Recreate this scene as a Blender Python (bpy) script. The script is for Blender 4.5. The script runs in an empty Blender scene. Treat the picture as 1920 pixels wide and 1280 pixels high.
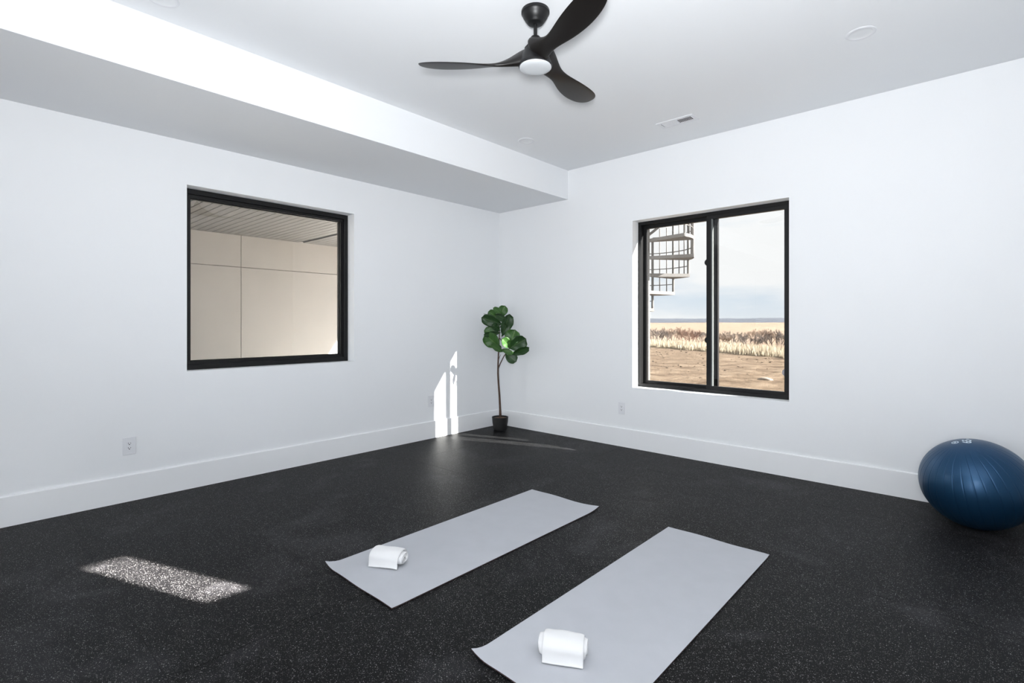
import bpy, bmesh, math, random
from mathutils import Vector, Matrix, noise
random.seed(7)
SC = bpy.context.scene
COL = SC.collection
PI = math.pi

# ------------------------------------------------------------------ camera
CAM = Vector((4.628, -4.826, 1.30))
YAW = math.radians(42.4)
FWD = Vector((-math.sin(YAW), math.cos(YAW), 0)); RGT = Vector((math.cos(YAW), math.sin(YAW), 0))
cd = bpy.data.cameras.new('camera'); cam = bpy.data.objects.new('camera', cd); COL.objects.link(cam)
cam.location = CAM; cam.rotation_euler = (PI/2, 0, YAW)
cd.sensor_width = 36; cd.lens = 962/1920*36; cd.shift_y = (607.5-640)/1920
cd.clip_start = 0.05; cd.clip_end = 6000
SC.camera = cam

# ------------------------------------------------------------------ light
SC.view_settings.view_transform = 'Standard'; SC.view_settings.look = 'None'
SC.view_settings.gamma = 1; SC.view_settings.exposure = 0.0
SC.view_settings.use_curve_mapping = False

SUN_DIR = Vector((-1, -0.385, -0.54)).normalized()
sl = bpy.data.lights.new('sun', 'SUN'); so = bpy.data.objects.new('sun', sl); COL.objects.link(so)
sl.energy = 190; sl.angle = math.radians(0.53); sl.color = (1.0, 0.955, 0.89)
so.rotation_euler = SUN_DIR.to_track_quat('-Z', 'Y').to_euler(); so.location = (8, 4, 8)

def area(name, loc, direction, sx, sy, power, col):
    l = bpy.data.lights.new(name, 'AREA'); l.shape = 'RECTANGLE'; l.size = sx; l.size_y = sy
    l.energy = power; l.color = col
    o = bpy.data.objects.new(name, l); COL.objects.link(o); o.location = loc
    o.rotation_euler = Vector(direction).to_track_quat('-Z', 'Y').to_euler()
    return o
FILL_COL = (0.90, 0.95, 1.0)
# added fill lamps standing in for daylight at the unseen rear and side doors
area('fill_rear_door', (3.65, -9.92, 1.25), (0, 1, 0), 3.2, 2.3, 72, FILL_COL)
area('fill_side_door', (5.57, -7.5, 1.2), (-1, 0, 0.0), 2.9, 2.2, 12, FILL_COL)
# photographer's flash bounced off the ceiling behind the camera
fl = bpy.data.lights.new('bounce_flash', 'AREA'); fl.shape = 'DISK'; fl.size = 0.35; fl.energy = 106; fl.spread = math.radians(135); fl.color = (0.95, 0.975, 1.0)
fo = bpy.data.objects.new('bounce_flash', fl); COL.objects.link(fo); fo.location = (4.80, -5.05, 1.30)
fo.rotation_euler = Vector((-0.58, 0.78, 1)).to_track_quat('-Z', 'Y').to_euler()

# small direct flash on top of the camera
f2 = bpy.data.lights.new('camera_flash', 'AREA'); f2.shape = 'DISK'; f2.size = 0.16; f2.energy = 44; f2.color = (0.95, 0.975, 1.0)
f2o = bpy.data.objects.new('camera_flash', f2); COL.objects.link(f2o); f2o.location = (4.66, -4.86, 1.56)
f2o.rotation_euler = Vector((-0.674, 0.7385, 0.45)).to_track_quat('-Z', 'Y').to_euler()

w = bpy.data.worlds.new('sky'); SC.world = w; w.use_nodes = True
nt = w.node_tree; N = nt.nodes; L = nt.links; N.clear()
def wn(t, **k):
    n = N.new(t)
    for a, b in k.items(): setattr(n, a, b)
    return n
tc = wn('ShaderNodeTexCoord'); sx = wn('ShaderNodeSeparateXYZ'); L.new(tc.outputs['Generated'], sx.inputs[0])
ramp = wn('ShaderNodeValToRGB'); L.new(sx.outputs['Z'], ramp.inputs[0])
e = ramp.color_ramp.elements
e[0].position = 0.0; e[0].color = (0.92, 0.95, 0.98, 1)
e[1].position = 0.12; e[1].color = (0.72, 0.82, 0.93, 1)
for p, c in ((0.045, (0.80, 0.88, 0.96, 1)), (0.5, (0.33, 0.52, 0.85, 1)), (1.0, (0.20, 0.38, 0.76, 1))):
    q = e.new(p); q.color = c
mp = wn('ShaderNodeMapping'); mp.inputs['Scale'].default_value = (2.0, 2.0, 11.0); mp.inputs['Location'].default_value = (0.3, 0.1, 0.35)
L.new(tc.outputs['Generated'], mp.inputs[0])
nz = wn('ShaderNodeTexNoise'); nz.inputs['Scale'].default_value = 1.6; nz.inputs['Detail'].default_value = 6; nz.inputs['Roughness'].default_value = 0.52
L.new(mp.outputs[0], nz.inputs['Vector'])
cr = wn('ShaderNodeValToRGB'); L.new(nz.outputs['Fac'], cr.inputs[0])
cr.color_ramp.elements[0].position = 0.42; cr.color_ramp.elements[0].color = (0, 0, 0, 1)
cr.color_ramp.elements[1].position = 0.60; cr.color_ramp.elements[1].color = (1, 1, 1, 1)
bz = wn('ShaderNodeMapRange'); L.new(sx.outputs['Z'], bz.inputs[0]); bz.inputs[1].default_value = 0.09; bz.inputs[2].default_value = 0.15; bz.inputs[3].default_value = 0.0; bz.inputs[4].default_value = 0.16
nb = wn('ShaderNodeMath', operation='ADD'); L.new(nz.outputs['Fac'], nb.inputs[0]); L.new(bz.outputs[0], nb.inputs[1]); L.new(nb.outputs[0], cr.inputs[0])
mx = wn('ShaderNodeMix', data_type='RGBA'); L.new(cr.outputs[0], mx.inputs[0]); L.new(ramp.outputs[0], mx.inputs[6]); mx.inputs[7].default_value = (1.08, 1.07, 1.06, 1)
gt = wn('ShaderNodeMath', operation='GREATER_THAN'); L.new(sx.outputs['Z'], gt.inputs[0]); gt.inputs[1].default_value = -0.02
mg = wn('ShaderNodeMix', data_type='RGBA'); L.new(gt.outputs[0], mg.inputs[0]); mg.inputs[6].default_value = (0.34, 0.28, 0.21, 1); L.new(mx.outputs[2], mg.inputs[7])
bg = wn('ShaderNodeBackground'); L.new(mg.outputs[2], bg.inputs[0]); bg.inputs[1].default_value = 4.9
ow = wn('ShaderNodeOutputWorld'); L.new(bg.outputs[0], ow.inputs[0])

# ------------------------------------------------------------------ materials
MATS = {}
def mat(name, col, rough=0.5, metal=0.0, spec=0.5, noise_amt=0.0, noise_scale=20.0, bump=0.0, bump_scale=200.0, coat=0.0):
    m = bpy.data.materials.new(name); m.use_nodes = True; t = m.node_tree
    b = t.nodes['Principled BSDF']
    b.inputs['Base Color'].default_value = (*col, 1); b.inputs['Roughness'].default_value = rough
    b.inputs['Metallic'].default_value = metal; b.inputs['Specular IOR Level'].default_value = spec
    if coat: b.inputs['Coat Weight'].default_value = coat; b.inputs['Coat Roughness'].default_value = 0.28
    tcn = t.nodes.new('ShaderNodeTexCoord')
    if noise_amt:
        n = t.nodes.new('ShaderNodeTexNoise'); n.inputs['Scale'].default_value = noise_scale; n.inputs['Detail'].default_value = 5
        t.links.new(tcn.outputs['Object'], n.inputs['Vector'])
        mxr = t.nodes.new('ShaderNodeMix'); mxr.data_type = 'RGBA'
        mxr.inputs[6].default_value = (*[c*(1-noise_amt) for c in col], 1)
        mxr.inputs[7].default_value = (*[min(1, c*(1+noise_amt)) for c in col], 1)
        t.links.new(n.outputs['Fac'], mxr.inputs[0]); t.links.new(mxr.outputs[2], b.inputs['Base Color'])
    if bump:
        n2 = t.nodes.new('ShaderNodeTexNoise'); n2.inputs['Scale'].default_value = bump_scale; n2.inputs['Detail'].default_value = 3
        t.links.new(tcn.outputs['Object'], n2.inputs['Vector'])
        bp = t.nodes.new('ShaderNodeBump'); bp.inputs['Strength'].default_value = bump; bp.inputs['Distance'].default_value = 0.002
        t.links.new(n2.outputs['Fac'], bp.inputs['Height']); t.links.new(bp.outputs[0], b.inputs['Normal'])
    MATS[name] = m
    return m

WALLP = mat('wall_paint', (0.80, 0.815, 0.835), 0.6, spec=0.25, bump=0.05, bump_scale=120)
CEILP = mat('ceiling_paint', (0.79, 0.805, 0.825), 0.75, spec=0.2, bump=0.05, bump_scale=90)
TRIMP = mat('trim_paint', (0.82, 0.83, 0.845), 0.4, spec=0.4)
SUBF = mat('subfloor', (0.03, 0.03, 0.03), 0.9)
BLKF = mat('black_frame', (0.006, 0.006, 0.0065), 0.42, spec=0.28)
FANB = mat('fan_black', (0.005, 0.005, 0.0055), 0.42, spec=0.35)
BLADE = mat('blade_wood', (0.0050, 0.0038, 0.0032), 0.38, spec=0.36, noise_amt=0.35, noise_scale=14)
LENS = mat('lamp_diffuser', (0.58, 0.60, 0.62), 0.45, spec=0.4)
PLAST = mat('white_plastic', (0.72, 0.73, 0.76), 0.35, spec=0.5)
SLOTM = mat('dark_slot', (0.02, 0.02, 0.025), 0.6)
MATT = mat('yoga_mat', (0.445, 0.458, 0.49), 0.65, spec=0.3, noise_amt=0.05, noise_scale=9, bump=0.12, bump_scale=600)
MATU = mat('yoga_mat_underside', (0.05, 0.03, 0.03), 0.7)
TOWEL = mat('towel_terry', (0.84, 0.84, 0.845), 0.95, spec=0.1, bump=0.7, bump_scale=900)
POT = mat('pot_black', (0.012, 0.012, 0.012), 0.55, spec=0.4, noise_amt=0.3, noise_scale=30)
SOIL = mat('pot_soil', (0.10, 0.055, 0.03), 0.95, noise_amt=0.6, noise_scale=60, bump=0.8, bump_scale=120)
BARK = mat('bark', (0.075, 0.045, 0.032), 0.85, noise_amt=0.5, noise_scale=40, bump=0.5, bump_scale=150)
BALLM = mat('ball_rubber', (0.011, 0.056, 0.128), 0.40, metal=0.65, spec=0.4, coat=0.22)
PRINT = mat('ball_print', (0.65, 0.76, 0.86), 0.5)
STEEL = mat('galvanised_steel', (0.085, 0.080, 0.076), 0.6, metal=0.0, noise_amt=0.15, noise_scale=8)
PANEL = mat('cement_panel', (0.44, 0.415, 0.385), 0.85, noise_amt=0.06, noise_scale=3.0)
BACKG = mat('dark_backing', (0.05, 0.045, 0.04), 0.9)
PLANK = mat('soffit_plank', (0.165, 0.158, 0.153), 0.6, noise_amt=0.12, noise_scale=7)
CONC = mat('concrete', (0.45, 0.43, 0.40), 0.9, noise_amt=0.1, noise_scale=4)
STUC = mat('stucco', (0.55, 0.52, 0.48), 0.9)
SHRUBM = [mat('twig_grey', (0.075, 0.060, 0.055), 0.9), mat('twig_brown', (0.12, 0.062, 0.04), 0.9), mat('twig_tan', (0.15, 0.10, 0.07), 0.9)]
GRASS = mat('dry_grass', (0.37, 0.315, 0.235), 0.9)
ROCK = mat('pale_rock', (0.20, 0.17, 0.14), 0.9, noise_amt=0.2, noise_scale=10)
CLOD = mat('dirt_clod', (0.085, 0.058, 0.036), 0.95)
HILLM = mat('hill_haze', (0.034, 0.041, 0.058), 0.95, noise_amt=0.3, noise_scale=0.02)  # distance haze put into the hill base colour as blue-grey

def glass(name, tint, refl=1.0):
    m = bpy.data.materials.new(name); m.use_nodes = True; t = m.node_tree; t.nodes.clear()
    tr = t.nodes.new('ShaderNodeBsdfTransparent'); tr.inputs[0].default_value = (*tint, 1)
    gl = t.nodes.new('ShaderNodeBsdfGlossy'); gl.inputs['Roughness'].default_value = 0.01; gl.inputs[0].default_value = (refl, refl, refl, 1)
    lw = t.nodes.new('ShaderNodeLayerWeight'); lw.inputs[0].default_value = 0.5
    pw5 = t.nodes.new('ShaderNodeMath'); pw5.operation = 'POWER'; t.links.new(lw.outputs['Facing'], pw5.inputs[0]); pw5.inputs[1].default_value = 5
    fr = t.nodes.new('ShaderNodeMath'); fr.operation = 'MULTIPLY_ADD'; t.links.new(pw5.outputs[0], fr.inputs[0]); fr.inputs[1].default_value = 0.9; fr.inputs[2].default_value = 0.035
    mm = t.nodes.new('ShaderNodeMixShader'); o = t.nodes.new('ShaderNodeOutputMaterial')
    t.links.new(fr.outputs[0], mm.inputs[0]); t.links.new(tr.outputs[0], mm.inputs[1]); t.links.new(gl.outputs[0], mm.inputs[2]); t.links.new(mm.outputs[0], o.inputs[0])
    return m
GLASS_T = glass('tinted_glass', (0.430, 0.436, 0.438))
GLASS_C = glass('clear_glass', (0.65, 0.665, 0.675))

def rubber():
    m = bpy.data.materials.new('fleck_rubber'); m.use_nodes = True; t = m.node_tree; b = t.nodes['Principled BSDF']
    nn = lambda k: t.nodes.new(k)
    g = nn('ShaderNodeNewGeometry')
    # fine light flecks: random cells kept small
    def fleck(scale, thr, rad):
        v = nn('ShaderNodeTexVoronoi'); v.inputs['Scale'].default_value = scale; t.links.new(g.outputs['Position'], v.inputs['Vector'])
        s = nn('ShaderNodeSeparateColor'); t.links.new(v.outputs['Color'], s.inputs[0])
        a = nn('ShaderNodeMath'); a.operation = 'GREATER_THAN'; t.links.new(s.outputs[0], a.inputs[0]); a.inputs[1].default_value = thr
        d = nn('ShaderNodeMath'); d.operation = 'LESS_THAN'; t.links.new(v.outputs['Distance'], d.inputs[0]); d.inputs[1].default_value = rad
        p = nn('ShaderNodeMath'); p.operation = 'MULTIPLY'; t.links.new(a.outputs[0], p.inputs[0]); t.links.new(d.outputs[0], p.inputs[1])
        q = nn('ShaderNodeMath'); q.operation = 'MULTIPLY'; t.links.new(p.outputs[0], q.inputs[0]); t.links.new(s.outputs[1], q.inputs[1])
        return q
    f1 = fleck(190, 0.84, 0.34); f2 = fleck(420, 0.86, 0.40)
    ad = nn('ShaderNodeMath'); ad.operation = 'MAXIMUM'; t.links.new(f1.outputs[0], ad.inputs[0]); t.links.new(f2.outputs[0], ad.inputs[1])
    # dusty scuffs
    n1 = nn('ShaderNodeTexNoise'); n1.inputs['Scale'].default_value = 1.9; n1.inputs['Detail'].default_value = 6; n1.inputs['Roughness'].default_value = 0.6; n1.inputs['Distortion'].default_value = 0.6
    t.links.new(g.outputs['Position'], n1.inputs['Vector'])
    r1 = nn('ShaderNodeValToRGB'); t.links.new(n1.outputs['Fac'], r1.inputs[0])
    r1.color_ramp.elements[0].position = 0.54; r1.color_ramp.elements[0].color = (0.0036, 0.0035, 0.0039, 1)
    r1.color_ramp.elements[1].position = 0.74; r1.color_ramp.elements[1].color = (0.026, 0.0255, 0.028, 1)
    mx = nn('ShaderNodeMix'); mx.data_type = 'RGBA'; t.links.new(ad.outputs[0], mx.inputs[0]); t.links.new(r1.outputs[0], mx.inputs[6]); mx.inputs[7].default_value = (0.33, 0.33, 0.33, 1)
    t.links.new(mx.outputs[2], b.inputs['Base Color'])
    b.inputs['Roughness'].default_value = 0.50; b.inputs['Specular IOR Level'].default_value = 0.10
    bn = nn('ShaderNodeTexNoise'); bn.inputs['Scale'].default_value = 260; bn.inputs['Detail'].default_value = 2; t.links.new(g.outputs['Position'], bn.inputs['Vector'])
    bp = nn('ShaderNodeBump'); bp.inputs['Strength'].default_value = 0.25; bp.inputs['Distance'].default_value = 0.001
    t.links.new(bn.outputs['Fac'], bp.inputs['Height']); t.links.new(bp.outputs[0], b.inputs['Normal'])
    return m
RUBBER = rubber()

def ramp_mat(name, scale, stops, detail=6, rough=0.95, stretch=(1, 1, 1), bump=0.0, bdist=0.05):
    m = bpy.data.materials.new(name); m.use_nodes = True; t = m.node_tree; b = t.nodes['Principled BSDF']
    g = t.nodes.new('ShaderNodeNewGeometry'); mpn = t.nodes.new('ShaderNodeMapping'); mpn.inputs['Scale'].default_value = stretch
    t.links.new(g.outputs['Position'], mpn.inputs[0])
    n = t.nodes.new('ShaderNodeTexNoise'); n.inputs['Scale'].default_value = scale; n.inputs['Detail'].default_value = detail; n.inputs['Roughness'].default_value = 0.65
    t.links.new(mpn.outputs[0], n.inputs['Vector'])
    r = t.nodes.new('ShaderNodeValToRGB'); t.links.new(n.outputs['Fac'], r.inputs[0])
    el = r.color_ramp.elements
    el[0].position, el[0].color = stops[0][0], (*stops[0][1], 1)
    el[1].position, el[1].color = stops[-1][0], (*stops[-1][1], 1)
    for p, c in stops[1:-1]:
        q = el.new(p); q.color = (*c, 1)
    t.links.new(r.outputs[0], b.inputs['Base Color']); b.inputs['Roughness'].default_value = rough; b.inputs['Specular IOR Level'].default_value = 0.1
    if bump:
        bp = t.nodes.new('ShaderNodeBump'); bp.inputs['Strength'].default_value = bump; bp.inputs['Distance'].default_value = bdist
        t.links.new(n.outputs['Fac'], bp.inputs['Height']); t.links.new(bp.outputs[0], b.inputs['Normal'])
    return m
DIRT = ramp_mat('bare_dirt', 1.4, [(0.34, (0.066, 0.045, 0.030)), (0.5, (0.120, 0.087, 0.060)), (0.68, (0.175, 0.134, 0.096))], detail=10, bump=1.0, bdist=0.12)
PRAIRIE = ramp_mat('dry_prairie', 0.03, [(0.35, (0.14, 0.098, 0.070)), (0.5, (0.20, 0.148, 0.108)), (0.68, (0.24, 0.185, 0.14))], detail=8)

def leafmat(name, dark, light):
    m = bpy.data.materials.new(name); m.use_nodes = True; t = m.node_tree; b = t.nodes['Principled BSDF']
    uv = t.nodes.new('ShaderNodeUVMap'); uv.uv_map = 'leaf'; s = t.nodes.new('ShaderNodeSeparateXYZ'); t.links.new(uv.outputs[0], s.inputs[0])
    ab = t.nodes.new('ShaderNodeMath'); ab.operation = 'ABSOLUTE'; t.links.new(s.outputs[0], ab.inputs[0])
    mid = t.nodes.new('ShaderNodeMath'); mid.operation = 'LESS_THAN'; t.links.new(ab.outputs[0], mid.inputs[0]); mid.inputs[1].default_value = 0.045
    # side veins rise towards the margin
    k = t.nodes.new('ShaderNodeMath'); k.operation = 'MULTIPLY_ADD'; t.links.new(ab.outputs[0], k.inputs[0]); k.inputs[1].default_value = -0.28; t.links.new(s.outputs[1], k.inputs[2])
    k2 = t.nodes.new('ShaderNodeMath'); k2.operation = 'MULTIPLY'; t.links.new(k.outputs[0], k2.inputs[0]); k2.inputs[1].default_value = 6.5
    fr = t.nodes.new('ShaderNodeMath'); fr.operation = 'FRACT'; t.links.new(k2.outputs[0], fr.inputs[0])
    ve = t.nodes.new('ShaderNodeMath'); ve.operation = 'LESS_THAN'; t.links.new(fr.outputs[0], ve.inputs[0]); ve.inputs[1].default_value = 0.09
    hv = t.nodes.new('ShaderNodeMath'); hv.operation = 'MULTIPLY'; t.links.new(ve.outputs[0], hv.inputs[0]); hv.inputs[1].default_value = 0.45
    mxv = t.nodes.new('ShaderNodeMath'); mxv.operation = 'MAXIMUM'; t.links.new(mid.outputs[0], mxv.inputs[0]); t.links.new(hv.outputs[0], mxv.inputs[1])
    mx = t.nodes.new('ShaderNodeMix'); mx.data_type = 'RGBA'; t.links.new(mxv.outputs[0], mx.inputs[0]); mx.inputs[6].default_value = (*dark, 1); mx.inputs[7].default_value = (*light, 1)
    t.links.new(mx.outputs[2], b.inputs['Base Color']); b.inputs['Roughness'].default_value = 0.42; b.inputs['Specular IOR Level'].default_value = 0.45
    tl = t.nodes.new('ShaderNodeBsdfTranslucent'); tl.inputs[0].default_value = (dark[0]*2.2, dark[1]*2.2, dark[2]*1.2, 1)
    ms = t.nodes.new('ShaderNodeMixShader'); ms.inputs[0].default_value = 0.18
    out = t.nodes['Material Output']
    t.links.new(b.outputs[0], ms.inputs[1]); t.links.new(tl.outputs[0], ms.inputs[2]); t.links.new(ms.outputs[0], out.inputs[0])
    return m
LEAF = [leafmat('fig_leaf_dark', (0.020, 0.060, 0.017), (0.08, 0.14, 0.05)), leafmat('fig_leaf_mid', (0.042, 0.125, 0.024), (0.14, 0.24, 0.07))]

# ------------------------------------------------------------------ mesh helpers
def bx(bm, x0, x1, y0, y1, z0, z1, bev=0.0):
    vs = [bm.verts.new(p) for p in ((x0,y0,z0),(x1,y0,z0),(x1,y1,z0),(x0,y1,z0),(x0,y0,z1),(x1,y0,z1),(x1,y1,z1),(x0,y1,z1))]
    fs = [bm.faces.new([vs[i] for i in q]) for q in ((3,2,1,0),(4,5,6,7),(0,1,5,4),(1,2,6,5),(2,3,7,6),(3,0,4,7))]
    if bev:
        es = {e for f in fs for e in f.edges}
        bmesh.ops.bevel(bm, geom=list(es), offset=bev, segments=2, affect='EDGES', profile=0.6)
    return fs
def lathe(bm, prof, n=40, c=(0, 0, 0)):
    rings = []
    for r, z in prof:
        if r < 1e-6: rings.append([bm.verts.new((c[0], c[1], c[2]+z))])
        else: rings.append([bm.verts.new((c[0]+r*math.cos(2*PI*i/n), c[1]+r*math.sin(2*PI*i/n), c[2]+z)) for i in range(n)])
    for a, b in zip(rings, rings[1:]):
        for i in range(n):
            j = (i+1) % n
            if len(a) == 1 and len(b) == 1: continue
            if len(a) == 1: bm.faces.new((a[0], b[j], b[i]))
            elif len(b) == 1: bm.faces.new((a[i], a[j], b[0]))
            else: bm.faces.new((a[i], a[j], b[j], b[i]))
def tube(bm, pts, radii, n=8):
    pts = [Vector(p) for p in pts]; rings = []
    if not hasattr(radii, '__len__'): radii = [radii]*len(pts)
    for i, p in enumerate(pts):
        d = (pts[min(i+1, len(pts)-1)]-pts[max(i-1, 0)]).normalized()
        u = d.cross(Vector((0, 0, 1)) if abs(d.z) < 0.9 else Vector((1, 0, 0))).normalized(); v = d.cross(u)
        rings.append([bm.verts.new(p+(u*math.cos(2*PI*k/n)+v*math.sin(2*PI*k/n))*radii[i]) for k in range(n)])
    for a, b in zip(rings, rings[1:]):
        for k in range(n): bm.faces.new((a[k], a[(k+1) % n], b[(k+1) % n], b[k]))
    bm.faces.new(rings[0][::-1]); bm.faces.new(rings[-1])
def obj(name, bm, m, parent=None, smooth=False, recalc=True, auto=None):
    if recalc: bmesh.ops.recalc_face_normals(bm, faces=bm.faces[:])
    me = bpy.data.meshes.new(name); bm.to_mesh(me); bm.free()
    for mm in (m if isinstance(m, (list, tuple)) else [m]): me.materials.append(mm)
    o = bpy.data.objects.new(name, me); COL.objects.link(o)
    if smooth:
        me.polygons.foreach_set('use_smooth', [True]*len(me.polygons))
        if auto is not None: me.set_sharp_from_angle(angle=math.radians(auto))
    if parent: o.parent = parent
    return o
def tag(o, label, cat=None, group=None, kind=None):
    o['label'] = label
    if cat: o['category'] = cat
    if group: o['group'] = group
    if kind: o['kind'] = kind
    return o
def thing(name, label, cat, loc=(0, 0, 0), rz=0, group=None):
    o = bpy.data.objects.new(name, None); COL.objects.link(o); o.location = loc; o.rotation_euler = (0, 0, rz)
    o.empty_display_size = 0.1
    return tag(o, label, cat, group)
def struct(name, bm, m, label, cat='wall', parent=None):
    o = obj(name, bm, m, parent); o['kind'] = 'structure'
    if not parent: o['label'] = label; o['category'] = cat
    return o
def copy_tree(o, parent=None):
    c = o.copy(); COL.objects.link(c)
    if parent: c.parent = parent
    for ch in list(o.children): copy_tree(ch, c)
    return c
def slab(bm, P, us, vs, holes, t):
    """panel with rectangular holes; P(u,v,d) -> point, d=0 inner face, d=t outer face"""
    def solid(i, j):
        if i < 0 or j < 0 or i >= len(us)-1 or j >= len(vs)-1: return False
        cu, cv = (us[i]+us[i+1])/2, (vs[j]+vs[j+1])/2
        return not any(a < cu < b and c < cv < d for a, b, c, d in holes)
    cache = {}
    def V(u, v, d):
        k = (round(u, 5), round(v, 5), round(d, 5))
        if k not in cache: cache[k] = bm.verts.new(P(u, v, d))
        return cache[k]
    for i in range(len(us)-1):
        for j in range(len(vs)-1):
            if not solid(i, j): continue
            u0, u1, v0, v1 = us[i], us[i+1], vs[j], vs[j+1]
            for d in (0, t): bm.faces.new((V(u0,v0,d), V(u1,v0,d), V(u1,v1,d), V(u0,v1,d)))
            for di, dj, q in ((-1,0,((u0,v0),(u0,v1))), (1,0,((u1,v0),(u1,v1))), (0,-1,((u0,v0),(u1,v0))), (0,1,((u0,v1),(u1,v1)))):
                if not solid(i+di, j+dj):
                    (a, b), (c, d2) = q
                    bm.faces.new((V(a,b,0), V(c,d2,0), V(c,d2,t), V(a,b,t)))

# ------------------------------------------------------------------ room shell
RX, RY, H, SOF, SOFW = 5.6, -10.0, 3.076, 2.742, 1.10
WT = 0.25
RW = (1.933, 3.422, 0.637, 2.382)       # right window opening x0 x1 z0 z1
LW = (-3.565, -2.100, 0.928, 2.402)     # left window opening y0 y1 z0 z1
SLOT = (-2.615, -2.367, 1.97, 2.52)     # narrow high window in the side wall
ADDED_SDOOR = (-9.0, -6.0, 0.0, 2.35)
RDOOR = (2.0, 5.3, 0.0, 2.45)

bm = bmesh.new(); slab(bm, lambda u, v, d: (-d, u, v), [RY-WT, LW[0], LW[1], 0.0], [0, LW[2], LW[3], H], [LW], WT)
struct('wall_left', bm, WALLP, 'white painted wall with the square black framed window')
bm = bmesh.new(); slab(bm, lambda u, v, d: (u, d, v), [-WT, RW[0], RW[1], RX+0.15], [0, RW[2], RW[3], H], [RW], WT)
struct('wall_right', bm, WALLP, 'white painted wall with the sliding window looking out on the field')
bm = bmesh.new(); slab(bm, lambda u, v, d: (RX+d, u, v), [RY-WT, ADDED_SDOOR[0], ADDED_SDOOR[1], SLOT[0], SLOT[1], 0.0], [0, SLOT[2], ADDED_SDOOR[3], SLOT[3], H], [ADDED_SDOOR, SLOT], 0.15)
struct('wall_side', bm, WALLP, 'white side wall out of view to the right of the camera')
bm = bmesh.new(); slab(bm, lambda u, v, d: (u, RY-d, v), [0.0, RDOOR[0], RDOOR[1], RX], [0, RDOOR[3], H], [RDOOR], WT)
struct('wall_rear', bm, WALLP, 'white rear wall behind the camera')
bm = bmesh.new(); bx(bm, -WT, RX+0.15, RY-WT, WT, H, H+0.4)
struct('ceiling', bm, CEILP, 'white flat ceiling carrying the black fan', 'ceiling')
bm = bmesh.new(); bx(bm, 0.0, SOFW, RY, 0, SOF, H)
struct('soffit', bm, CEILP, 'white dropped soffit running along the top of the left wall', 'soffit')
bm = bmesh.new(); bx(bm, -WT, RX+0.15, RY-WT, WT, -0.2, -0.008)
floor = struct('floor', bm, SUBF, 'black rubber gym floor with pale flecks', 'floor')
# rubber mats laid edge to edge on the subfloor
ys = [0.0, -0.61, -1.83, -3.05, -4.29, -5.51, -6.73, -7.95, -9.17, RY]
for r in range(len(ys)-1):
    off = 0.0 if r % 2 == 0 else 1.23
    xs = [0.0]+[v for v in (1.83-off, 3.66-off, 5.49-off) if 0.1 < v < RX-0.05]+[RX]
    for a, b in zip(xs, xs[1:]):
        bm = bmesh.new(); g = 0.0006
        zt = random.uniform(-0.0006, 0.0)
        bx(bm, a+g, b-g, ys[r+1]+g, ys[r]-g, -0.008, zt)
        o = obj('rubber_tile', bm, RUBBER, floor)
# baseboards (flat board with a thin eased top)
BH, BT = 0.196, 0.016
def board(name, P, L0, L1, label):
    bm = bmesh.new()
    prof = [(0, 0), (BT, 0), (BT, BH-0.006), (BT-0.005, BH), (0, BH)]
    ra = [bm.verts.new(P(L0, d, z)) for d, z in prof]; rb = [bm.verts.new(P(L1, d, z)) for d, z in prof]
    n = len(prof)
    for i in range(n): bm.faces.new((ra[i], ra[(i+1) % n], rb[(i+1) % n], rb[i]))
    bm.faces.new(ra); bm.faces.new(rb)
    struct(name, bm, TRIMP, label, 'baseboard')
board('baseboard_left', lambda u, d, z: (d, u, z), RY, 0, 'tall white baseboard under the square window')
board('baseboard_right', lambda u, d, z: (u, -d, z), BT, RX, 'tall white baseboard under the sliding window')
board('baseboard_side', lambda u, d, z: (RX-d, u, z), -6.0, -BT, 'white baseboard along the side wall out of view')

# ------------------------------------------------------------------ left window (fixed)
def ring(bm, P, u0, u1, v0, v1, wd, d0, d1):
    for a, b, c, d in ((u0, u1, v0, v0+wd), (u0, u1, v1-wd, v1), (u0, u0+wd, v0+wd, v1-wd), (u1-wd, u1, v0+wd, v1-wd)):
        p = P(a, c, d0); q = P(b, d, d1)
        bx(bm, min(p[0], q[0]), max(p[0], q[0]), min(p[1], q[1]), max(p[1], q[1]), min(p[2], q[2]), max(p[2], q[2]), 0.002)
PL = lambda u, v, d: (-d, u, v)
PR = lambda u, v, d: (u, d, v)
y0, y1, z0, z1 = LW
bm = bmesh.new(); ring(bm, PL, y0, y1, z0, z1, 0.040, 0.120, 0.225)
win1 = obj('window_1', bm, BLKF); tag(win1, 'black framed square picture window in the left wall', 'window', kind='structure')
bm = bmesh.new(); ring(bm, PL, y0+0.038, y1-0.038, z0+0.038, z1-0.038, 0.028, 0.150, 0.215); obj('sash', bm, BLKF, win1)
bm = bmesh.new(); ring(bm, PL, y0+0.064, y1-0.064, z0+0.064, z1-0.064, 0.010, 0.172, 0.20); obj('glazing_bead', bm, BLKF, win1)
bm = bmesh.new(); bx(bm, -0.192, -0.186, y0+0.066, y1-0.066, z0+0.066, z1-0.066); obj('pane', bm, GLASS_C, win1)

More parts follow.
